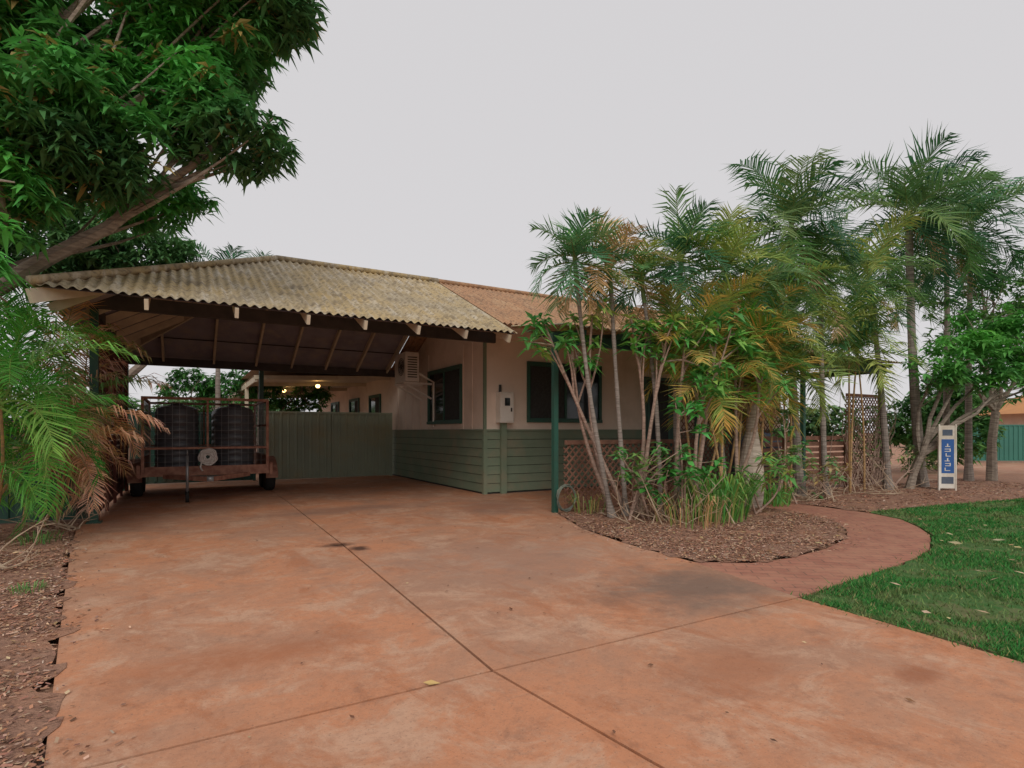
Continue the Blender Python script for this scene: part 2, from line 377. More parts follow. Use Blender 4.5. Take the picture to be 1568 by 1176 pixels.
for p in ((-1.1,9.91),(-1.1,14.94),(1.62,14.94)): mb.box(p[0]-.05,p[0]+.05,p[1]-.05,p[1]+.05,0,3.02 if p[1]<12 else 2.75)
mb.box(-1.19,-1.01,9.82,10.0,0,.02)
mb.build('posts',[DGREEN],cp)
mb=MB()
for k in range(27): 
    z=.10+k*.108
    mb.beam((-1.13,9.98,z),(-1.13,14.88,z+.0),.018,.098)
for y in (10.1,11.3,12.5,13.7,14.8): mb.box(-1.105,-1.06,y-.03,y+.03,0,3.0)
mb.build('side_screen',[RUSTY],cp)

# ------------------------------------------------------------------ house
hs=empty('weatherboard_house')
WX,WY=5.34,10.38
mb=MB()
mb.box(WX,15,WY,14.6,1.25,3.21); mb.box(WX,15,14.6,27,0.0,3.05)
i=[(WX,8.85,3.20),(WX,14.6,3.20),(WX,YR,HR-.06)]
mb.add([(x-.004,y,z) for x,y,z in i]); mb.add([(x+.03,y,z) for x,y,z in i])
mb.box(WX,15,8.85,WY,3.205,3.225)
for y in (10.95,11.4,13.45,14.0,14.6,15.2,15.8): 
    mb.box(WX-.014,WX-.001,y-.022,y+.022,1.34,3.2)
mb.build('upper_cladding',[CREAM],hs)
mb=MB()
def boards_x(y,x0,x1,z0,z1,n):
    h=(z1-z0)/n
    for k in range(n):
        a=z0+k*h+.010;b_=z0+(k+1)*h
        mb.add([(x0,y-.030,a),(x1,y-.030,a),(x1,y-.014,b_),(x0,y-.014,b_)]); mb.add([(x0,y-.030,a),(x0,y-.004,a),(x1,y-.004,a),(x1,y-.030,a)]); mb.add([(x0,y-.014,b_),(x0,y-.004,b_),(x1,y-.004,b_),(x1,y-.014,b_)])
def boards_y(x,y0,y1,z0,z1,n):
    h=(z1-z0)/n
    for k in range(n):
        a=z0+k*h+.010;b_=z0+(k+1)*h
        mb.add([(x-.030,y0,a),(x-.030,y1,a),(x-.014,y1,b_),(x-.014,y0,b_)]); mb.add([(x-.030,y0,a),(x-.004,y0,a),(x-.004,y1,a),(x-.030,y1,a)]); mb.add([(x-.014,y0,b_),(x-.004,y0,b_),(x-.004,y1,b_),(x-.014,y1,b_)])
boards_x(WY,WX,15,.03,1.30,7); boards_y(WX,WY,27,.03,1.30,7)
mb.box(WX-.04,15,WY-.04,WY-.001,1.30,1.335); mb.box(WX-.04,WX-.001,WY,27,1.30,1.335)
mb.box(WX-.038,WX+.05,WY-.038,WY+.04,.0,1.299)
mb.build('weatherboards',[GREEN],hs)
mb=MB(); mb.box(WX-.002,14.99,WY-.002,14.58,.0,1.24); mb.box(WX-.002,WX+.02,14.59,26.9,0,1.3); mb.build('shadow_line_backing',[DARKST],hs)  # dark colour behind the boards paints in the shadow lines of their grooves
mb=MB(); mb.box(WX-.02,WX+.04,WY-.02,WY+.03,1.336,3.2); mb.build('corner_trim',[GREEN],hs)
mb=MB(); mb.box(5.75-.065,5.75+.065,WY-.10,WY-.031,0,1.47); mb.build('service_conduit_cover',[GREEN],hs)
def window(face,a0,a1,z0,z1,nm,mull=1):
    e=empty(nm); e.parent=hs
    f=.065
    def bx(m,p,q,za,zb,o0,o1):
        if face=='front': m.box(p,q,WY-o1,WY-o0,za,zb)
        else: m.box(WX-o1,WX-o0,p,q,za,zb)
    m=MB()
    bx(m,a0-f,a1+f,z1,z1+f,0.001,.05); bx(m,a0-f,a1+f,z0-f,z0,0.001,.07)
    bx(m,a0-f,a0,z0,z1,.001,.05); bx(m,a1,a1+f,z0,z1,.001,.05)
    for k in range(1,mull+1):
        c=a0+(a1-a0)*k/(mull+1); bx(m,c-.025,c+.025,z0,z1,.001,.04)
    for k in range(mull+1):
        p=a0+(a1-a0)*k/(mull+1)+.027; q=a0+(a1-a0)*(k+1)/(mull+1)-.027
        bx(m,p,q,z0+.001,z0+.03,.001,.03); bx(m,p,q,z1-.03,z1-.001,.001,.03)
    m.build('frame',[DGREEN],e)
    m=MB(); bx(m,a0,a1,z0,z1,.0015,.012); m.build('glass_pane',[GLASS],e)
    m=MB(); mid=(a0+a1)/2; bx(m,a0+.03,mid-.03,z0+.031,z1-.031,.014,.018); m.build('insect_screen',[CURT],e)
window('front',6.42,8.30,1.55,2.73,'window')
window('side',11.5,13.35,1.53,2.72,'window')
window('side',17.5,18.6,1.4,2.4,'window',0); window('side',20,21.2,1.4,2.4,'window',0); window('side',23,24.2,1.4,2.4,'window',0)
m=MB(); m.box(9.66,9.74,WY-.06,WY-.031,0,2.62);m.box(10.56,10.64,WY-.06,WY-.031,0,2.62);m.box(9.74,10.56,WY-.06,WY-.031,2.54,2.62)
m.build('door_frame',[DGREEN],hs); m=MB(); m.box(9.74,10.56,WY-.055,WY-.042,0.02,2.54); m.build('door_leaf',[CURT],hs)
m=MB(); m.box(9.76,10.54,WY-.064,WY-.056,1.0,1.08);m.box(9.76,9.84,WY-.064,WY-.056,.05,.99);m.box(10.46,10.54,WY-.064,WY-.056,.05,.99);m.box(9.76,9.84,WY-.064,WY-.056,1.09,2.5);m.box(10.46,10.54,WY-.064,WY-.056,1.09,2.5); m.build('door_rails',[DGREEN],hs)
window('front',12,14,1.55,2.7,'window')
mb=MB(); YH=8.75; XR=16; XRR=13.0
def s1(u):
    x=XV+.02+u; return (YR-YE)/cosp if x<XRR else max((YH-YE)/cosp+.001,(YR-YE)/cosp*(1-(x-XRR)/(XR-XRR))+(YH-YE)/cosp*((x-XRR)/(XR-XRR)))
corr(mb,(XV+.02,YE,HE-.006),(1,0,0),sf,XR-XV-.02,lambda u:(YH-YE)/cosp,s1)
def s1b(u):
    x=XV+.02+u; return run if x<XRR else max(.001,run*(1-(x-XRR)/(XR-XRR)))
corr(mb,(XV+.02,YB,HE-.006),(1,0,0),Vector((0,-1,T)),XR-XV-.02,lambda u:0,s1b)
mb.add([(XRR,YR,HR),(XR,YH,roofz(YH)),(XR,YB,HE)])
mb.add([(1.6,15.2,2.98),(15.4,15.2,3.25),(15.4,27.5,3.25),(1.6,27.5,2.98)])
mb.build('corrugated_roof',[ROOFR],hs,True)
mb=MB(); mb.tube([(XV,YR,HR+.03),(XRR,YR,HR+.03),(XR,YH,roofz(YH)+.03)],.05,8); mb.build('ridge_capping',[ROOFR],hs,True)
mb=MB(); z=roofz(YH); mb.box(XV+.5,XR,YH-.10,YH+.0,z-.13,z-.035); mb.build('eaves_gutter',[FENCE],hs)
mb=MB(); mb.add([(1.6,16.4,2.78),(5.33,16.4,2.92),(5.33,27,2.92),(1.6,27,2.78)]); mb.build('patio_ceiling',[CEIL],hs)
mb=MB(); 
for y in (16.4,19,21.6,24.2,26.8): mb.beam((1.6,y,2.72),(5.3,y,2.86),.05,.11)
mb.beam((1.65,16.4,2.68),(1.65,27,2.68),.06,.15)
for y in (19,21.6,24.2,26.8): mb.box(1.6,1.7,y-.05,y+.05,0,2.62)
mb.build('patio_framing',[CREAMT],hs)
for (x,y) in ((3.6,18.3),(3.0,21.0)):
    m=MB(); m.lathe((x,y,2.66),[(.02,.08),(.06,.07),(.065,.03),(.045,-.01),(.01,-.02)],14); m.build('patio_lamp',[LAMP],hs,True)

# meter box
m=MB(); m.box(5.60,5.92,WY-.20,WY-.001,1.47,2.10); m.box(5.625,5.895,WY-.212,WY-.202,1.50,2.07); mb_=m.build('meter_box',[WHITE],None)
bv=mb_.modifiers.new('b','BEVEL'); bv.width=.008; bv.segments=2
m=MB(); m.box(5.70,5.82,WY-.222,WY-.213,1.82,1.98); o=m.build('meter_window',[GLASS],mb_)
m=MB(); m.tube([(5.68,WY-.05,2.10),(5.68,WY-.05,2.26)],.03,8); m.box(5.84,5.87,WY-.225,WY-.213,1.7,1.78); m.build('meter_fittings',[DARKST],mb_)
# air conditioner
ac=empty('air_conditioner')
ac_x0,ac_x1,ac_y0,ac_y1,ac_z0,ac_z1=4.62,4.98,13.15,13.95,2.50,3.22
m=MB(); m.box(ac_x0,ac_x1,ac_y0,ac_y1,ac_z0,ac_z1); o=m.build('casing',[WHITE],ac); bv=o.modifiers.new('b','BEVEL'); bv.width=.02; bv.segments=2
m=MB(); 
cy,cz=13.42,2.87
for r in (.06,.11,.16,.21):
    m.tube([(ac_x0-.012,cy+r*math.cos(a*math.pi/10),cz+r*math.sin(a*math.pi/10)) for a in range(21)],.006,5,False)
for a in range(8): m.beam((ac_x0-.012,cy,cz),(ac_x0-.012,cy+.22*math.cos(a*math.pi/4),cz+.22*math.sin(a*math.pi/4)),.008,.008)
for k in range(9): m.box(4.68,4.92,ac_y0-.008,ac_y0-.002,2.6+k*.06,2.625+k*.06)
m.build('fan_grille',[DARKST],ac)
m=MB(); m.box(4.60,5.33,13.2,13.25,2.44,2.49); m.box(4.60,5.33,13.85,13.9,2.44,2.49); m.beam((4.65,13.22,2.44),(5.32,13.22,2.1),.04,.04); m.beam((4.65,13.88,2.44),(5.32,13.88,2.1),.04,.04)
m.tube([(4.95,13.1,2.7),(5.1,13.05,2.6),(5.31,13.05,2.5),(5.31,13.05,1.4)],.025,8)
m.build('wall_bracket',[WHITE],ac)

# ------------------------------------------------------------------ steel fences
def steel_fence(name,p0,p1,h,mat,z0=.04,rib=.19,parent=None,posts=2.4):
    e=empty(name); 
    if parent: e.parent=parent
    p0=Vector((p0[0],p0[1],0));p1=Vector((p1[0],p1[1],0));L=(p1-p0).length;t=(p1-p0)/L;n=Vector((t.y,-t.x,0))
    m=MB(); pts=[];u=0
    while u<L-.001:
        for du,off in ((0,0),(.09,0),(.105,.03),(.145,.03),(.16,0)):
            if u+du<=L: pts.append(p0+t*(u+du)+n*off)
        u+=rib
    pts.append(p1)
    for a,b_ in zip(pts[:-1],pts[1:]): m.add([a+Vector((0,0,z0)),b_+Vector((0,0,z0)),b_+Vector((0,0,h)),a+Vector((0,0,h))])
    m.build('ribbed_sheet',[mat],e)
    m=MB(); m.beam(p0+Vector((0,0,h)),p1+Vector((0,0,h)),.07,.05); m.beam(p0+Vector((0,0,z0)),p1+Vector((0,0,z0)),.06,.04)
    k=max(1,round(L/posts))
    for i in range(k+1): 
        q=p0+t*(L*i/k); m.beam(q,q+Vector((0,0,h+.03)),.065,.065)
    m.build('rails_and_posts',[mat],e)
    return e
gt=steel_fence('driveway_gate',(1.72,16.1),(5.22,16.1),1.80,FENCE,posts=1.75)
steel_fence('steel_fence',(-1.1,16.3),(1.6,16.3),1.75,DKFENCE)
steel_fence('steel_fence',(-1.2,10.35),(-5.5,10.35),1.45,DKFENCE)
steel_fence('steel_fence',(-5.5,10.35),(-5.5,30),1.75,DKFENCE)

# ------------------------------------------------------------------ trailer
tr=empty('caged_trailer')
x0,x1,y0,y1=-.67,1.48,12.6,15.0; xc=.4
m=MB()
r=.025
for x in (x0,x1):
    for y in (y0,y1): m.box(x-r,x+r,y-r,y+r,.5,1.95)
    m.box(x-r,x+r,y0+r+.002,y1-r-.002,1.91,1.95); m.box(x-.02,x+.02,y0+r+.002,y1-r-.002,.93,.97); m.box(x-.02,x+.02,y0+.03,y1-.03,1.4,1.44)
for y in (y0,y1):
    m.box(x0+r+.002,x1-r-.002,y-r,y+r,1.90,1.95); m.box(x0+r+.002,x1-r-.002,y-.02,y+.02,.95,.99); m.box(xc-.018,xc+.018,y-.017,y+.017,.993,1.898)
m.box(x0-.03,x1+.03,y0-.05,y1+.05,.44,.50)
m.box(x0+.03,x1-.03,y0-.02,y0-.005,.50,.62)
for x in (x0,x1): m.box(x-.02,x+.02,y0+.03,y1-.03,.50,.80)
m.beam((x0+.35,y0-.03,.44),(xc,y0-1.15,.44),.06,.08); m.beam((x1-.35,y0-.03,.44),(xc,y0-1.15,.44),.06,.08); m.beam((xc,y0-.05,.40),(xc,y0-1.2,.43),.06,.06)
m.box(x0-.09,x0-.035,y0-.08,y0-.03,.42,.66); m.box(x1+.035,x1+.09,y0-.08,y0-.03,.42,.66)
m.build('frame',[TRFR],tr)
m=MB()
n=18
for k in range(1,n): 
    x=x0+(x1-x0)*k/n; m.tube([(x,y0,.62),(x,y0,1.9)],.0035,4,False)
for k in range(1,9): m.tube([(x0,y0,.56+k*.15),(x1,y0,.56+k*.15)],.003,4,False)
for k in range(1,16):
    y=y0+(y1-y0)*k/16; m.tube([(x0,y,.8),(x0,y,1.9)],.0035,4,False); m.tube([(x1,y,.8),(x1,y,1.9)],.0035,4,False)
m.build('cage_mesh',[GALV],tr)
m=MB()
for (cx,cy2,rr) in ((-.12,13.15,.38),(.90,13.15,.38),(-.12,14.2,.38),(.9,14.2,.38)):
    pr=[(rr*.98,.505)]
    z=.52
    for k in range(8):
        pr+= [(rr,z),(rr,z+.10),(rr*.965,z+.12),(rr*.965,z+.135)]; z+=.150
    pr+=[(rr*.95,z+.02),(rr*.7,z+.07),(rr*.3,z+.10),(rr*.3,z+.13),(.02,z+.13)]
    m.lathe((cx,cy2,0),pr,32)
m.build('water_tanks',[TANK],tr,True)
m=MB()
for x in (x0-.14,x1+.14):
    for y in (13.5,14.2): m.lathe((x,y,.31),[(.17,-.09),(.28,-.10),(.31,-.06),(.31,.06),(.28,.10),(.17,.09)],24,'x')
m.lathe((.05,11.92,.1),[(.03,-.03),(.10,-.03),(.10,.03),(.03,.03)],16,'x')
m.build('tyres',[BLACK],tr,True)
m=MB()
for x in (x0-.14,x1+.14):
    for y in (13.5,14.2): m.lathe((x,y,.31),[(.03,-.075),(.16,-.06),(.17,.06),(.03,.075)],16,'x')
m.tube([(.05,11.92,.12),(.05,11.92,.85)],.025,8); m.tube([(.05,11.92,.85),(.05,11.80,.87),(.05,11.80,.95)],.012,6)
m.box(xc-.05,xc+.05,y0-1.4,y0-1.18,.42,.50); m.box(xc-.2,xc+.25,y0-.6,y0-.56,.42,.46)
m.build('wheel_rims_and_coupling',[GALV],tr,True)
m=MB()
for sx,x in ((-1,x0),(1,x1)):
    for k in range(10):
        a=math.pi*k/10;b_=math.pi*(k+1)/10
        f=lambda a:(13.85-.78*math.cos(a),.30+.44*math.sin(a))
        (ya,za),(yb,zb)=f(a),f(b_)
        m.add([(x+sx*.03,ya,za),(x+sx*.27,ya,za),(x+sx*.27,yb,zb),(x+sx*.03,yb,zb)])
m.build('mudguards',[TRFR],tr,True)
m=MB()
for q in range(5):
    r_=.05+.026*q
    m.tube([(xc+r_*math.cos(a*math.pi/9)*(1+.08*math.sin(a*1.7+q)),y0-.12-.02*(q%2),.80+r_*math.sin(a*math.pi/9)*(1+.08*math.cos(a+q))) for a in range(19)],.017,6,False)
m.tube([(xc-.1,y0-.12,.72),(xc-.13,y0-.14,.6),(xc-.09,y0-.15,.53)],.016,6)
m.build('rope_coil',[mk('pale_rope',(.85,.80,.74),(.7,.64,.58),20,.9)],tr,True)

# ------------------------------------------------------------------ verandah
vr=empty('verandah')
m=MB()
for x in (5.12,8.35,11.6,14.7): m.box(x-.04,x+.04,7.46,7.54,0,2.70)
m.build('posts',[DGREEN],vr)
m=MB(); m.box(5.05,14.9,7.46,7.54,2.70,2.86)
m.box(14.75,14.80,7.55,10.3,2.72,2.88)
for k in range(13): 
    x=5.5+k*.76; m.beam((x,7.2,2.855),(x,8.75,3.05),.045,.09)
m.build('beams',[DGREEN],vr)
m=MB(); corr(m,(5.0,7.1,2.93),(1,0,0),Vector((0,1.6,.22)),10.0,lambda u:0,lambda u:1.62); m.build('corrugated_roof',[ROOFY],vr,True)
m=MB()
def lattice(m,x0,x1,y,z0,z1,s=.13,w=.028):
    H=z1-z0; u=x0-H
    def clip(xa,za,xb,zb):
        def at(x): return za+(zb-za)*(x-xa)/(xb-xa)
        a=max(min(xa,xb),x0);b_=min(max(xa,xb),x1)
        if b_-a<.03: return None
        return (a,at(a),b_,at(b_))
    while u<x1:
        for sgn,yy in ((1,0),(-1,.014)):
            seg=clip(u,z0 if sgn>0 else z1,u+H,z1 if sgn>0 else z0)
            if seg: m.beam((seg[0],y+yy,seg[1]),(seg[2],y+yy,seg[3]),.009,w)
        u+=s
    m.box(x0,x1,y-.03,y-.008,z1,z1+.07); m.box(x0,x1,y-.03,y-.008,z0-.07,z0)
lattice(m,5.3,8.3,7.5,.12,1.08)
lattice(m,13.2,14.66,7.5,.12,2.1,.12)
for k in range(9): m.box(9.7,13.15,7.49,7.515,.1+k*.125,.19+k*.125)
for x in (9.72,10.9,12.2,13.15): m.box(x-.04,x+.04,7.42,7.485,0,1.2)
m.build('lattice_screens',[LATT],vr)
m=MB(); lattice(m,10.8,14.7,10.2,.12,2.2,.16); m.build('rear_lattice',[LATT],vr)
bb=MB()
prof=[(0,.62,.30),(.35,.62,.32),(.8,.60,.33),(.95,.62,.34),(1.1,.55,.30),(1.22,.35,.2),(1.26,.15,.08)]
st=len(bb.v); n=20
for z,a,b_ in prof:
    for j in range(n):
        t=2*math.pi*j/n; w=1+.04*math.sin(7*t+z*4)*(1.3-z)
        cx,sy=math.cos(t),math.sin(t); q=lambda v:math.copysign(abs(v)**.55,v)
        bb.v.append((10.9+q(cx)*a*w,8.15+q(sy)*b_*w,z+.02))
for k in range(len(prof)-1):
    for j in range(n):
        a=st+k*n+j;b_=st+k*n+(j+1)%n; bb.face((a,b_,b_+n,a+n))
bb.face(tuple(st+(len(prof)-1)*n+j for j in range(n)))
bb.build('covered_barbecue',[COVER],None,True)
m=MB()
m.tube([(5.24+.17*math.cos(k*.42)*(1+.10*math.sin(k*1.3)),7.36+.02*math.sin(k*.37),.24+.20*math.sin(k*.42)*(1+.08*math.cos(k*1.1))) for k in range(75)],.010,6)
m.build('garden_hose',[mk('hose_vinyl',(.16,.18,.14),(.12,.13,.11),5,.5)],None,True)

# ------------------------------------------------------------------ sign
sg=empty('real_estate_sign')
p=V(9.5,12.4); ang=math.radians(-38)
def sbox(m,a0,a1,z0,z1,o0,o1):
    t=Vector((math.cos(ang),math.sin(ang),0)); nn=Vector((math.sin(ang),-math.cos(ang),0))
    i=len(m.v)
    for z in (z0,z1):
        for a,o in ((a0,o0),(a1,o0),(a1,o1),(a0,o1)): m.v.append(tuple(p+t*a+nn*o+Vector((0,0,z))))
    for q in ((0,3,2,1),(4,5,6,7),(0,1,5,4),(1,2,6,5),(2,3,7,6),(3,0,4,7)): m.face(tuple(i+k for k in q))
m=MB(); sbox(m,-.15,.15,.05,1.42,-.01,.01)
sbox(m,-.18,-.151,0,1.45,-.02,.02);sbox(m,.151,.18,0,1.45,-.02,.02); m.build('sign_board',[WHITE],sg)
m=MB(); sbox(m,-.12,.13,.38,1.12,.0115,.014); m.build('blue_panel',[BLUE],sg)
m=MB()
for k,(a,b_) in enumerate(((-.06,.05),(-.05,.06),(-.06,.04),(-.04,.06),(-.06,.06),(-.05,.05))):
    z=.43+k*.105; sbox(m,a,b_,z,z+.014,.015,.017)
    if k%3==0: sbox(m,a,a+.02,z+.015,z+.07,.015,.017)
    elif k%3==1: sbox(m,b_-.02,b_,z+.015,z+.07,.015,.017); sbox(m,a,b_-.021,z+.05,z+.064,.015,.017)
    else: sbox(m,-.012,.012,z+.015,z+.07,.015,.017)
m.build('lettering',[WHITE],sg)
m=MB(); sbox(m,-.12,.12,.15,.30,.0115,.014); sbox(m,-.1,.1,1.2,1.33,.0115,.014); m.build('small_panels',[COVER],sg)

# ------------------------------------------------------------------ vegetation
def frond(mb,base,az,elev,L,droop,ll,col,wind=Vector((0,0,0)),nl=26,lw=.022,hang=.35,tipcol=None,mi=0):
    mb.mi=mi
    n=10; pts=[Vector(base)]; d=Vector((math.cos(az),math.sin(az),0))
    for k in range(n):
        s=(k+1)/n; e=elev-droop*s**1.2
        st=(d*math.cos(e)+Vector((0,0,math.sin(e)))).normalized()+wind*s
        pts.append(pts[-1]+st.normalized()*L/n)
    mb.col=jit(lerp(col,(.25,.22,.08),.35),.1)
    mb.tube(pts,[.014*(1-.85*k/n) for k in range(n+1)],3,False)
    roll=U(-.5,.5); fcol=jit(col,.22)
    for k in range(nl):
        s=.10+.90*(k+.5)/nl; x=s*n; i=min(int(x),n-1); p=pts[i].lerp(pts[i+1],x-i); t=(pts[i+1]-pts[i]).normalized()
        sd=t.cross(Vector((0,0,1)))
        if sd.length<.05: sd=Vector((-d.y,d.x,0))
        sd.normalize(); up=sd.cross(t).normalized()
        prof=(.45+.75*math.sin(math.pi*min(1,s*.9+.05)))*(1 if s<.85 else .85)
        for sg_ in (-1,1):
            if R()<.06: continue
            l=ll*prof*U(.75,1.15); fw=.55+.8*s+U(-.2,.2)
            dr=(sd*sg_*math.cos(roll*.4)+t*fw+up*(U(0,.6)+roll*sg_*.4)).normalized()
            w=t*lw*U(.75,1.25)
            m1=p+dr*l*.5; d2=(dr+Vector((0,0,-hang*U(.2,2.2)))+wind*.8).normalized(); tip=m1+d2*l*.5
            c=fcol
            if tipcol and (s>.6 or R()<.2): c=lerp(fcol,tipcol,min(1,R()*1.2))
            mb.col=jit(c,.28)
            mb.add([p-w*.4,p+w*.4,m1+w*.5,m1-w*.5]); mb.add([m1-w*.5,m1+w*.5,tip])
def crown(mb,c,n,L,ll,cols,elo=-.5,ehi=1.45,droop=1.2,wind=Vector((0,0,0)),nl=26,lw=.022,hang=.35,tip=None,mi=0):
    a0=U(0,6)
    for k in range(n):
        q=k/(n-1) if n>1 else .5
        el=ehi+(elo-ehi)*q+U(-.15,.15)
        col=random.choice(cols)
        frond(mb,Vector(c)+Vector((U(-.03,.03),U(-.03,.03),U(-.05,.05))),a0+k*2.4+U(-.3,.3),el,L*U(.75,1.12)*(.85+.15*min(1,q*2+.3)),droop*U(.7,1.25)*(.6+.5*q),ll*U(.9,1.1),col,wind,nl,lw,hang,tip,mi)
def path(p0,p1,n=7,bend=.15):
    p0=Vector(p0);p1=Vector(p1); o=Vector((U(-1,1),U(-1,1),0))*bend; 
    return [p0.lerp(p1,k/n)+o*math.sin(math.pi*k/n) for k in range(n+1)]
GD=(.045,.12,.05);GM=(.08,.165,.05);GY=(.18,.225,.055);GO=(.36,.23,.06);BRN=(.32,.20,.10);GDD=(.03,.085,.04);PK=(.42,.25,.18);GB=(.065,.22,.035);GL=(.10,.17,.065)
wr=V(1,.1)*.30
def palm(name,l0,d0,l1,d1,z1,n,L,ll,cols,r0=.10,r1=.065,bark=PALMB,dead=2,**kw):
    mb=MB(); base=V(l0,d0); top=V(l1,d1,z1)
    pts=path(base,top,14,.08); nn=len(pts)
    rad=[r0+(r1-r0)*min(1,k/nn*1.6)+(.04 if k==0 else 0)+U(-.004,.004) for k in range(nn)]
    mb.mi=1; mb.tube(pts,rad,10)
    ax=(pts[-1]-pts[-2]).normalized(); mb.mi=0; mb.col=(.11,.17,.07)
    mb.tube([top-ax*.02,top+ax*.2,top+ax*.45],[r1*1.25,r1*1.1,.03],8)
    crown(mb,top+ax*.35,n,L,ll,cols,mi=0,**kw)
    for k in range(dead): frond(mb,top,U(0,6.28),-.6,L*.6,1.0,ll*.7,BRN,Vector((0,0,0)),22,.02,1.6,None,0)
    return mb.build(name,[PLEAF,bark],None,False)
# tall palms on the right
palm('palm_tree',5.73,11.3,5.50,11.2,4.95,23,1.9,.66,[GD,GD,GM,GL,GDD],wind=wr,nl=42,lw=.036,droop=1.45,hang=.5,elo=-.7)
palm('palm_tree',9.6,13.3,9.3,13.3,6.0,23,2.2,.72,[GD,GDD,GM,GL],r0=.12,r1=.08,wind=wr,nl=42,lw=.040,droop=1.45,hang=.5,elo=-.8)
palm('palm_tree',6.35,11.5,6.25,11.5,3.9,15,1.5,.5,[GM,GD,GY,GL],r0=.06,r1=.045,wind=wr,nl=32,lw=.032,droop=1.5,hang=.6,elo=-.9)
palm('palm_tree',8.35,12.6,7.9,12.5,4.3,15,1.7,.55,[GM,GD,GY,GL],r0=.08,r1=.05,wind=wr,nl=32,lw=.034,droop=1.6,hang=.6,elo=-.9)
palm('palm_tree',10.8,14.2,10.7,14.0,5.7,17,2.1,.62,[GD,GDD,GL],r0=.09,r1=.06,wind=wr,nl=34,lw=.040,droop=1.5,hang=.5,elo=-.8)
palm('palm_tree',11.9,14.8,11.8,14.6,6.2,15,1.9,.6,[GD,GDD,GL],r0=.09,r1=.06,wind=wr,nl=34,lw=.040,droop=1.4,hang=.5,elo=-.7)
# smaller palms at left of the bed
palm('palm_tree',1.5,8.5,.95,8.3,3.45,16,.88,.36,[GM,GD,GL,GD],r0=.04,r1=.03,nl=28,lw=.025,droop=1.2,wind=wr*.5)
palm('palm_tree',1.75,8.7,1.5,8.6,3.4,15,.88,.36,[GM,GL,GM,BRN],r0=.04,r1=.03,nl=28,lw=.025,droop=1.2,wind=wr*.5,tip=BRN)
palm('palm_tree',2.3,8.8,2.05,8.8,3.3,14,.92,.36,[GM,GY,GD,BRN],r0=.04,r1=.03,nl=28,lw=.025,droop=1.3,wind=wr*.5)
palm('palm_tree',2.75,9.3,2.75,9.3,3.8,18,1.05,.42,[GD,GDD,GM],r0=.05,r1=.035,nl=30,lw=.028,droop=1.25,wind=wr)
palm('palm_tree',3.6,9.5,3.55,9.5,3.65,16,1.15,.42,[GY,GM,GL,GY],r0=.05,r1=.035,nl=30,lw=.028,droop=1.3,wind=wr)
palm('palm_tree',4.4,10.2,4.35,10.2,3.5,13,1.15,.42,[GM,GY,GL,GD],r0=.05,r1=.035,nl=28,lw=.028,droop=1.4,wind=wr)
def clump(name,l,d,tops,cols,L=1.1,ll=.36,n=9,tip=None,stem=CANE,r=.022,**kw):
    mb=MB()
    for (lt,dt,zt) in tops:
        b=V(l+U(-.3,.3),d+U(-.25,.25)); t=V(lt,dt,zt); pts=path(b,t,8,.12)
        mb.mi=1; mb.tube(pts,[r*(1-.35*k/8) for k in range(9)],7)
        mb.mi=0
        crown(mb,t,n,L,ll,cols,tip=tip,mi=0,**kw)
    return mb.build(name,[PLEAF,stem])
clump('golden_cane_palm',3.1,8.9,[(2.85,8.8,2.5),(3.2,9.1,2.95),(3.45,9.4,3.1),(3.6,9.2,2.4),(3.1,8.8,1.9),(2.6,9.0,2.8)],[GY,GO,GY,GM,GM,GB],L=1.0,ll=.38,n=10,tip=GO,elo=-.3,nl=28,lw=.026,droop=1.3)
clump('golden_cane_palm',3.9,9.7,[(4.1,9.9,3.1),(4.4,10,2.5),(3.9,9.5,2.6),(4.5,10.2,3.1),(4.2,9.7,2.0)],[GY,GM,GO,GB,GM],L=1.1,ll=.40,n=10,tip=GO,elo=-.4,nl=28,lw=.028,droop=1.3)
clump('golden_cane_palm',5.0,10.6,[(4.8,10.4,2.9),(5.2,10.8,3.3),(5.0,10.7,3.8),(5.3,10.6,2.4)],[GM,GY,GD,GL],L=1.2,ll=.44,n=10,tip=GY,elo=-.5,nl=28,lw=.03,droop=1.4)
clump('golden_cane_palm',7.2,12.0,[(7.0,11.8,3.4),(7.5,12.2,3.8),(7.3,12.0,2.9)],[GM,GY,GD,GL],L=1.3,ll=.44,n=10,tip=GY,elo=-.5,nl=28,lw=.032,droop=1.4)
# bottle palm
mb=MB(); b=V(4.07,9.75); mb.mi=1
zs=[0,.1,.35,.6,.85,1.05,1.3,1.6,2.0]; rs=[.20,.22,.235,.22,.19,.15,.10,.085,.07]
mb.tube([b+Vector((0.05*z,0,z)) for z in zs],rs,16); mb.mi=0
top=b+Vector((.1,0,2.0)); mb.col=(.24,.20,.05); mb.tube([top,top+Vector((0,0,.3)),top+Vector((0,0,.55))],[.075,.06,.02],8)
crown(mb,top+Vector((0,0,.4)),7,1.1,.4,[GY,GM,GM],nl=26,lw=.026,droop=1.2,elo=.3,ehi=1.4)
crown(mb,top+Vector((.1,0,.25)),5,.95,.34,[BRN,(.38,.23,.12)],nl=22,lw=.02,droop=1.3,elo=-1.1,ehi=-.4,hang=1.4)
mb.build('bottle_palm',[PLEAF,BOTTLE])

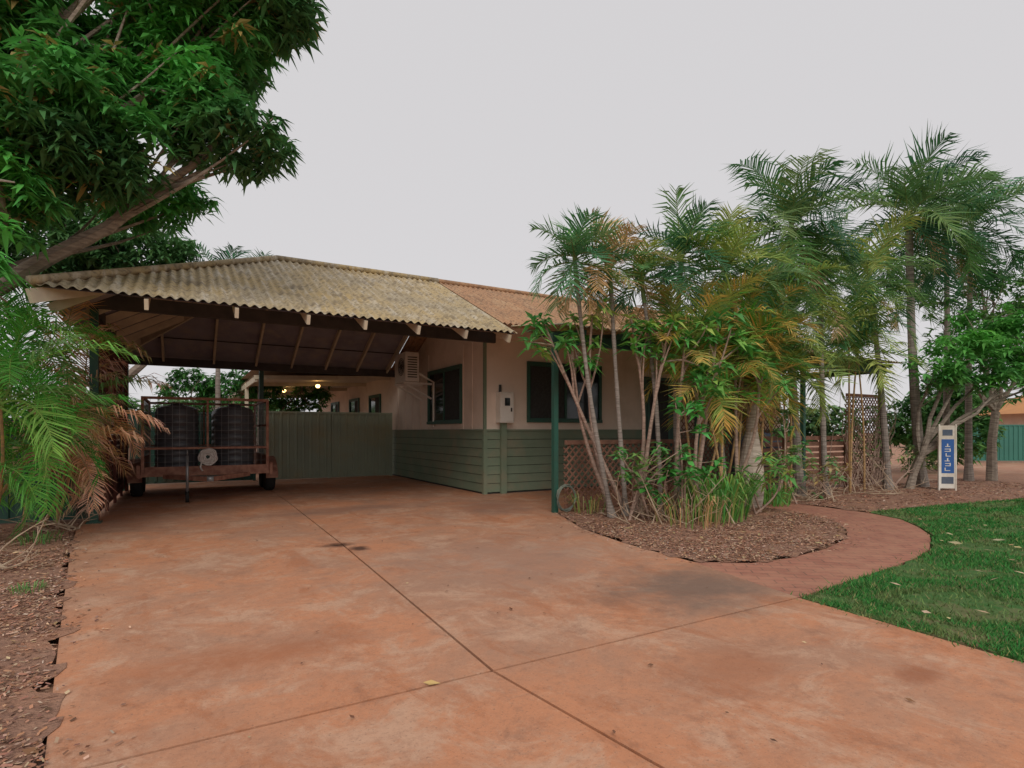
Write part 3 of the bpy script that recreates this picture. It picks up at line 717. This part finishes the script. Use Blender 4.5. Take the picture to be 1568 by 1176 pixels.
def leaf(mb,p,d,L,w,col,fold=.25,bend=.3):
    d=d.normalized(); sd=d.cross(Vector((U(-.5,.5),U(-.5,.5),1)))
    if sd.length<.05: sd=Vector((1,0,0))
    sd.normalize(); up=sd.cross(d).normalized()
    mid=p+d*L*.45-up*fold*w; tip=p+d*L+Vector((0,0,-bend*L)); a=p+d*L*.42+sd*w; b=p+d*L*.42-sd*w
    mb.col=jit(col,.22); i=len(mb.v); mb.v+= [tuple(p),tuple(a),tuple(tip),tuple(b),tuple(mid)]
    mb.face((i,i+1,i+4)); mb.face((i+1,i+2,i+4)); mb.face((i,i+4,i+3)); mb.face((i+4,i+2,i+3))
def whorl(mb,p,n,L,w,col,axis=Vector((0,0,1)),down=.5):
    for k in range(n):
        a=k*2.4+U(-.3,.3); e=U(-.5,.7)
        d=Vector((math.cos(a)*math.cos(e),math.sin(a)*math.cos(e),math.sin(e)-down))+axis*.3
        leaf(mb,p+Vector((U(-1,1),U(-1,1),U(-1,1)))*L*.15,d,L*U(.65,1.15),w*U(.8,1.2),col,bend=U(.1,.5))
def crownfill(mb,ells,dens,n,L,w,colf,down=.5,shell=.45,gap=.0,gs=1.1,seed=0):
    cs=[]
    for (l,d,z,rl,rd,rz) in ells:
        cnt=int(dens*rl*rd*rz*4.2); k=0;tries=0
        while k<cnt and tries<cnt*6:
            tries+=1
            v=Vector((U(-1,1),U(-1,1),U(-1,1))); q=v.length
            if q>1 or (q<shell and R()<.6): continue
            P=V(l+v.x*rl,d+v.y*rd,z+v.z*rz)
            nz=noise.noise(P*gs+Vector((seed,0,0)))+.4*noise.noise(P*gs*2.6)
            if nz<gap-.15*(1-q): continue
            c=colf(P,v,nz)
            whorl(mb,P,n,L,w,c,down=down); cs.append(P); k+=1
    return cs
def limbs(mb,root,ells,r,cs=None,twigs=0,mi=1,mid=.5):
    mb.mi=mi
    for (l,d,z,rl,rd,rz) in ells:
        e=V(l,d,z); pts=path(root,e,7,.35); pts=[p+Vector((U(-.06,.06),U(-.06,.06),U(-.06,.06))) for p in pts]; pts[0]=Vector(root)
        mb.tube(pts,[r*(1-.75*k/7) for k in range(8)],7,False)
        for t in range(twigs):
            v=Vector((U(-1,1),U(-1,1),U(-1,1))).normalized()
            q=V(l+v.x*rl*.85,d+v.y*rd*.85,z+v.z*rz*.85); s=pts[random.choice([4,5,6,7])]
            mb.tube(path(s,q,4,.12),[r*.28,r*.2,r*.15,r*.1,r*.06],5,False)
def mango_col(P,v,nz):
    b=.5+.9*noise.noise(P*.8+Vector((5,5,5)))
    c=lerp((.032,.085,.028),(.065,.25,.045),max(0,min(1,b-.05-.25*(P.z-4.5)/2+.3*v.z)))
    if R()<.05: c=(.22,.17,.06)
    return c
ME=[(-5.6,7,6.0,1.1,1.0,.7),(-4.2,7.5,6.55,1.1,.9,.75),(-3.55,7.1,5.0,.8,.6,.48),(-4.95,6.6,4.6,1.0,.8,.6),(-5.3,6.1,4.75,.9,.8,.8),(-5.0,8.0,4.5,.75,.5,.42),(-3.2,7.5,6.95,.6,.6,.45),(-5.25,5.9,3.75,.45,.5,.5),(-4.75,5.0,2.7,.22,.35,.75),(-4.3,7,7.6,1.6,1.5,.9),(-7.6,6.5,5.8,1.8,1.4,1.5),(-4.3,6.9,5.5,.85,.6,.5)]
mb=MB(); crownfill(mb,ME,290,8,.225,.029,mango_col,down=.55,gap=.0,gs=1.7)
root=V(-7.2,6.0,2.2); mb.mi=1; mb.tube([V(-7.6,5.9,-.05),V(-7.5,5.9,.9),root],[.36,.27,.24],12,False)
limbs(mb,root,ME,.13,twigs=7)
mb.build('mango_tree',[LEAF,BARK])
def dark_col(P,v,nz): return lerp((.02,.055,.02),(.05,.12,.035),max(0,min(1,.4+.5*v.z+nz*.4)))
DE=[(-10.9,16.5,6.3,2.0,1.3,1.0),(-13,16,6.5,2.2,1.5,1.5),(-9.3,17,5.7,1.4,1,.7)]
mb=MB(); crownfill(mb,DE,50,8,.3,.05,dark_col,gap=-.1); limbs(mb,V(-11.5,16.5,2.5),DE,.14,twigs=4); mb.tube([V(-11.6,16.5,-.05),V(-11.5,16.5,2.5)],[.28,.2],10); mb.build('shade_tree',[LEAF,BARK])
palm('palm_tree',-9.0,17.5,-9.0,17.5,5.4,14,1.9,.55,[GDD,GD],nl=26,lw=.045,droop=1.4,elo=-.4)
palm('palm_tree',-8.0,18,-8.0,18,5.3,12,1.7,.5,[GDD,GD],nl=24,lw=.045,droop=1.4,elo=-.4)
SE=[(-9.0,19,2.5,1.3,.9,1.0),(-7.2,19.5,2.7,1.0,.8,.9),(-10.5,18.5,2.3,1.0,.8,1.1)]
mb=MB(); crownfill(mb,SE,70,8,.22,.04,lambda P,v,nz:lerp((.02,.07,.02),(.06,.18,.04),R()),gap=0.0); limbs(mb,V(-9,19,.0),SE,.08,twigs=8); mb.build('garden_shrub',[LEAF,BARK])

# left palms beside the driveway
clump('golden_cane_palm',-6.3,6.7,[(-5.75,6.5,1.9),(-6.0,6.9,2.4),(-5.7,6.9,1.2),(-5.9,6.3,.9),(-5.5,6.1,1.6)],[GB,GM,GB,(.12,.26,.05)],L=1.15,ll=.42,n=10,tip=None,elo=-.3,nl=34,lw=.022,droop=1.5,hang=.6)
clump('golden_cane_palm',-6.6,8.0,[(-6.2,7.9,2.35),(-6.1,8.1,1.8),(-6.5,8.1,1.4)],[PK,BRN,GY,PK,GM,BRN],L=1.2,ll=.40,n=10,tip=PK,elo=-.5,nl=30,lw=.022,droop=1.8,hang=.9)
clump('golden_cane_palm',-6.0,7.6,[(-5.6,7.4,1.6),(-5.75,7.4,1.1)],[PK,(.36,.25,.15),BRN],L=.95,ll=.36,n=10,tip=PK,elo=-1.0,ehi=.6,nl=28,lw=.020,droop=1.5,hang=1.2)

def stems_tree(name,base,tops,L,w,n,cols,r=.036,bark=BARKP,down=.2,extra=3):
    mb=MB()
    for tp in tops:
        b=V(base[0]+U(-.2,.2),base[1]+U(-.15,.15)); t=V(*tp); pts=path(b,t,8,.15)
        mb.mi=1; mb.tube(pts,[r*(1-.55*k/8) for k in range(9)],7,False)
        ends=[t]
        for k in range(extra):
            s=pts[random.choice([5,6,7])]; e=t+V(U(-.35,.35),U(-.3,.3),U(-.45,.15)); ends.append(e)
            mb.tube(path(s,e,4,.06),[r*.5,r*.42,r*.36,r*.3,r*.26],6,False)
        mb.mi=0
        for e in ends:
            for q in range(2): whorl(mb,e-Vector((0,0,.07*q)),n,L,w,random.choice(cols),down=down)
    return mb.build(name,[LEAF,bark])
FC=[(.06,.20,.045),(.05,.16,.04),(.11,.23,.05),(.19,.26,.06)]
stems_tree('frangipani_tree',(1.65,8.9),[(.45,8.4,2.95),(.9,8.6,2.75),(1.2,8.5,3.05)],.26,.034,9,FC,extra=5)
stems_tree('frangipani_tree',(2.0,8.8),[(1.8,8.6,3.0),(2.35,8.5,2.8)],.26,.034,9,FC,extra=5)
stems_tree('frangipani_tree',(2.7,8.7),[(2.6,8.5,2.7),(3.1,8.5,3.0),(2.9,8.4,2.2)],.28,.036,9,FC,extra=6)
stems_tree('frangipani_tree',(3.6,9.2),[(3.5,8.9,2.8),(3.9,9.0,2.4)],.28,.036,8,FC,extra=6)
stems_tree('garden_shrub',(1.9,8.3),[(1.5,8.0,1.0),(1.8,8.1,.8),(2.1,8.1,1.1),(2.3,8.2,.9)],.18,.03,7,[(.05,.15,.04),(.10,.18,.05)],r=.02)
stems_tree('garden_shrub',(2.45,8.2),[(2.2,8.0,.75),(2.45,7.9,.95),(2.3,8.0,1.7)],.2,.045,6,[(.06,.24,.06),(.04,.15,.03)],r=.018)
stems_tree('garden_shrub',(3.9,9.0),[(3.6,8.9,.7),(3.9,8.8,.9),(4.2,9.0,.7)],.22,.03,8,[(.08,.2,.05),(.2,.24,.06)],r=.018)
stems_tree('garden_shrub',(4.9,10.2),[(4.7,10.1,1.3),(5.1,10.2,1.0),(4.9,10.3,1.7)],.2,.035,8,[(.06,.16,.05),(.12,.18,.06)],r=.02)
stems_tree('garden_shrub',(6.0,11.0),[(5.7,10.9,.5),(6.1,10.9,.8),(6.5,11.0,.6)],.2,.03,6,[(.08,.17,.06),(.25,.2,.09)],r=.02)
def strappy(name,l,d,n,L,cols,rad=.3,w=.014):
    mb=MB()
    for k in range(n):
        a=U(0,6.28); rr=rad*math.sqrt(R()); p=V(l,d)+Vector((math.cos(a)*rr,math.sin(a)*rr,0)); a2=a+U(-.8,.8); h=L*U(.6,1.1); out=U(.15,.75)
        d_=Vector((math.cos(a2),math.sin(a2),0)); sd=Vector((-d_.y,d_.x,0))*w
        pp=[p,p+d_*h*out*.25+Vector((0,0,h*.5)),p+d_*h*out*.65+Vector((0,0,h*.8)),p+d_*h*out*1.1+Vector((0,0,h*.62))]
        mb.col=jit(random.choice(cols),.25)
        mb.add([pp[0]-sd,pp[0]+sd,pp[1]+sd*1.2,pp[1]-sd*1.2]); mb.add([pp[1]-sd*1.2,pp[1]+sd*1.2,pp[2]+sd,pp[2]-sd]); mb.add([pp[2]-sd,pp[2]+sd,pp[3]])
    return mb.build(name,[LEAF])
strappy('spider_lily',3.0,8.3,130,.75,[(.05,.15,.03),(.08,.18,.04),(.15,.20,.06)],.4,.012)
strappy('spider_lily',3.35,8.8,90,.8,[(.05,.15,.03),(.12,.19,.04)],.3,.012)
strappy('spider_lily',4.6,10.0,60,.45,[(.05,.17,.03),(.10,.2,.04)],.3,.012)
strappy('dry_grass_tuft',2.5,7.9,110,.55,[(.30,.20,.11),(.22,.14,.07),(.12,.2,.05)],.5,.006)
strappy('dry_grass_tuft',1.2,9.0,40,.4,[(.10,.2,.05),(.22,.18,.07)],.25,.006)
strappy('dry_grass_tuft',-3.9,4.6,60,.08,[(.10,.17,.05),(.06,.14,.04)],.12,.003)
strappy('dry_grass_tuft',-5.5,6.6,70,.15,[(.10,.17,.05),(.06,.14,.04)],.2,.004)
TW=mk('dead_twig',(.55,.43,.31),(.36,.25,.17),6,.9)
def twigs(name,l,d,n,L,rad,h=.35):
    mb=MB()
    for k in range(n):
        p=V(l+U(-rad,rad),d+U(-rad,rad)*.5,.01); a=U(0,6.28); ln=L*U(.5,1.2)
        q=p+Vector((math.cos(a)*ln,math.sin(a)*ln,U(.02,h))); pts=path(p,q,5,.12)
        mb.tube(pts,[.011,.009,.008,.006,.005,.003],5,False)
        for j in range(3):
            s=pts[random.choice([2,3,4])]; mb.tube([s,s+Vector((U(-.2,.2),U(-.2,.2),U(-.02,.2)))],[.005,.002],4,False)
    return mb.build(name,[TW])
twigs('fallen_branches',5.4,10.6,18,.6,.6,.5)
twigs('fallen_branches',2.3,8.2,30,.6,.8,.8)
twigs('fallen_branches',-4.85,5.3,8,.5,.15,.5)
twigs('fallen_branches',-5.9,7.4,8,.5,.3,.4)
twigs('fallen_branches',7.2,12.0,30,.6,.9,.9)

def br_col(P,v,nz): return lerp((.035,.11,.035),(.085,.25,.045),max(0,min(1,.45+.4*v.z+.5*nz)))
RE=[(10.2,12.6,2.9,1.2,.9,.6),(11.5,12.9,3.3,1.1,.9,.6),(9.3,12.4,2.6,.8,.6,.38),(12.3,12.6,2.6,.9,.8,.5),(10.9,12.5,2.3,.8,.6,.35),(10.9,12.9,3.8,.9,.7,.4)]
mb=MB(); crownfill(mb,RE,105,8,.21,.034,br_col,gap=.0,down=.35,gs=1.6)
mb.mi=1; rt=V(9.15,12.7,.75); mb.tube([V(8.95,12.8,-.02),V(9.05,12.8,.35),rt],[.10,.08,.07],9,False); limbs(mb,rt,RE,.055,twigs=6)
mb.build('poinciana_tree',[LEAF,BARK])
RF=[(12.6,14.8,4.6,1.2,1,.9),(13.6,14.5,5.2,1.2,1,.9),(11.8,14.5,3.8,1.1,.9,.6),(13.8,14.6,3.9,1.3,1,.9),(12.4,15,5.7,.8,.8,.5),(10.8,14.2,4.5,.8,.7,.5)]
mb=MB(); crownfill(mb,RF,42,7,.21,.036,lambda P,v,nz:lerp((.035,.10,.035),(.10,.20,.055),R()),gap=.03,down=.3,gs=1.8)
mb.mi=1; rt=V(12.6,14.8,1.8); mb.tube([V(12.5,14.8,-.02),V(12.5,14.8,1),rt],[.13,.10,.09],9,False); limbs(mb,rt,RF,.06,twigs=12)
mb.build('tropical_almond_tree',[LEAF,BARK])
RG=[(9.2,12.9,.6,.4,.4,.4),(8.2,12.6,.7,.4,.4,.4)]
mb=MB(); crownfill(mb,RG,130,7,.12,.025,lambda P,v,nz:lerp((.05,.12,.04),(.16,.2,.07),R()),gap=.0); limbs(mb,V(8.6,12.7,0),RG,.03,twigs=14); mb.build('garden_shrub',[LEAF,BARKP])
# hedge of shrubs beyond the verandah
RH=[(13.2,18.5,1.3,1.2,.9,1.2),(15.0,19,1.5,1.2,.9,1.4),(14.2,19,2.4,1.0,.8,.8)]
mb=MB(); crownfill(mb,RH,80,7,.25,.05,lambda P,v,nz:lerp((.025,.08,.025),(.07,.16,.04),R()),gap=-.1); limbs(mb,V(14.2,19,0),RH,.05,twigs=6); mb.build('garden_shrub',[LEAF,BARK])
mb=MB(); mb.mi=1
for k in range(50):
    x=U(13.0,14.8); p=Vector((x,7.40,0)); pts=[p]
    for j in range(7): pts.append(pts[-1]+Vector((U(-.2,.2),U(-.04,.04),U(.12,.4))))
    mb.tube(pts,[.012,.011,.01,.009,.008,.006,.005,.003],5,False)
    mb.mi=0
    for q in pts[3:]:
        if R()<.45: whorl(mb,q,4,.12,.025,(.09,.17,.05))
    mb.mi=1
mb.build('climbing_vine',[LEAF,BARKP])

# fallen leaves
mb=MB()
def fl(x,y,s=.06,c=None):
    c=c or random.choice([(.38,.22,.11),(.48,.32,.17),(.24,.13,.07),(.55,.42,.22)])
    a=U(0,6.28); leaf(mb,Vector((x,y,.012)),Vector((math.cos(a),math.sin(a),U(0,.25))),s*U(.7,1.3),s*.22,c,bend=.05)
for k in range(110):
    x,y=U(-.9,4.3),U(1,12); fl(x,y,U(.015,.045),(.17,.08,.05) if R()<.75 else None)
for k in range(80):
    x,y=U(4.4,10),U(.3,4.4)
    if inpoly(x,y,LP): mb_z=len(mb.v); fl(x,y,U(.05,.13),random.choice([(.58,.44,.22),(.48,.32,.17),(.52,.40,.25)])); mb.v[mb_z:]=[(p[0],p[1],p[2]+.03) for p in mb.v[mb_z:]]
for k in range(260): 
    x,y=U(4.4,8.4),U(3.6,7.4)
    if inpoly(x,y,BR): fl(x,y,U(.04,.1))
for k in range(320):
    x,y=U(-3,-.4),U(2,9.5)
    if inpoly(x,y,BL): fl(x,y,U(.03,.08))
fl(1.06,2.75,.10,(.5,.34,.15)); fl(2.05,3.55,.06,(.14,.06,.03))
mb.build('fallen_leaves',[CHIP])

# ------------------------------------------------------------------ neighbours / distance
a=V(19.9,24.5);b=V(46,22.5); steel_fence('steel_fence',(a.x,a.y),(b.x,b.y),1.55,TEAL,posts=3)
nh=empty('neighbour_house')
m=MB()
def W(l,d,z): return tuple(V(l,d,z))
for (A,B) in (((30.5,31),(46,31)),((30.5,31),(30.5,36)),((46,31),(46,36)),((30.5,36),(46,36))): m.add([W(A[0],A[1],0),W(B[0],B[1],0),W(B[0],B[1],2.4),W(A[0],A[1],2.4)])
m.build('walls',[CREAM],nh)
m=MB(); e0,e1,f0,f1=29,47,30,37
m.add([W(e0,f0,2.3),W(e1,f0,2.3),W(43,33.5,4.3),W(33,33.5,4.3)]); m.add([W(e0,f1,2.3),W(e0,f0,2.3),W(33,33.5,4.3)]); m.add([W(e1,f0,2.3),W(e1,f1,2.3),W(43,33.5,4.3)]); m.add([W(e1,f1,2.3),W(e0,f1,2.3),W(33,33.5,4.3),W(43,33.5,4.3)])
m.build('roof',[mk('orange_roof',(.58,.27,.10),(.48,.22,.09),1,.7)],nh)
m=MB(); m.add([W(32,30.98,1),W(34,30.98,1),W(34,30.98,2.1),W(32,30.98,2.1)]); m.add([W(37,30.98,.1),W(38,30.98,.1),W(38,30.98,2.1),W(37,30.98,2.1)]); m.build('windows',[GLASS],nh)
mb=MB(); TE=[]
for k in range(46):
    l=-70+k*3.4+U(-1,1); d=U(44,60)
    if -16<l<-4: continue
    TE.append((l,d,U(1.5,3.0),U(2,3.4),2,U(1.5,2.6)))
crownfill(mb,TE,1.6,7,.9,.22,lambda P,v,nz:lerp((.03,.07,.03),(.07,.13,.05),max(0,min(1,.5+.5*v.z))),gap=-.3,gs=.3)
mb.build('distant_trees',[LEAF])

# ------------------------------------------------------------------ world, sun, camera
w=bpy.data.worlds.new('World'); scene.world=w; w.use_nodes=True; nt=w.node_tree; N=nt.nodes; L=nt.links
bg=N['Background']; sky=N.new('ShaderNodeTexSky'); sky.sky_type='NISHITA'; sky.sun_disc=False
el,az=math.radians(40),math.radians(205)
sky.sun_elevation=el; sky.sun_rotation=az
hs_=N.new('ShaderNodeHueSaturation'); hs_.inputs['Saturation'].default_value=.12; L.new(sky.outputs['Color'],hs_.inputs['Color'])
mx=N.new('ShaderNodeMix'); mx.data_type='RGBA'; mx.inputs[0].default_value=.93
L.new(hs_.outputs['Color'],mx.inputs[6]); mx.inputs[7].default_value=(6.9,6.75,6.9,1)
L.new(mx.outputs[2],bg.inputs['Color']); bg.inputs['Strength'].default_value=.1
sd=bpy.data.lights.new('sun','SUN'); sd.energy=1.35; sd.angle=math.radians(30); sd.color=(1,.95,.88)
so=bpy.data.objects.new('sun',sd); scene.collection.objects.link(so)
dirv=Vector((math.sin(az)*math.cos(el),math.cos(az)*math.cos(el),math.sin(el)))
so.rotation_euler=dirv.to_track_quat('Z','Y').to_euler(); so.location=(0,-5,20)
cam=bpy.data.cameras.new('camera'); co=bpy.data.objects.new('camera',cam); scene.collection.objects.link(co)
co.location=(0,0,1.3); co.rotation_euler=(math.radians(90),0,math.radians(-30)); cam.lens=19.97; cam.sensor_width=36; cam.shift_y=.0459; cam.clip_end=1500
scene.camera=co
scene.view_settings.view_transform='Standard'; scene.view_settings.look='None'; scene.view_settings.exposure=0
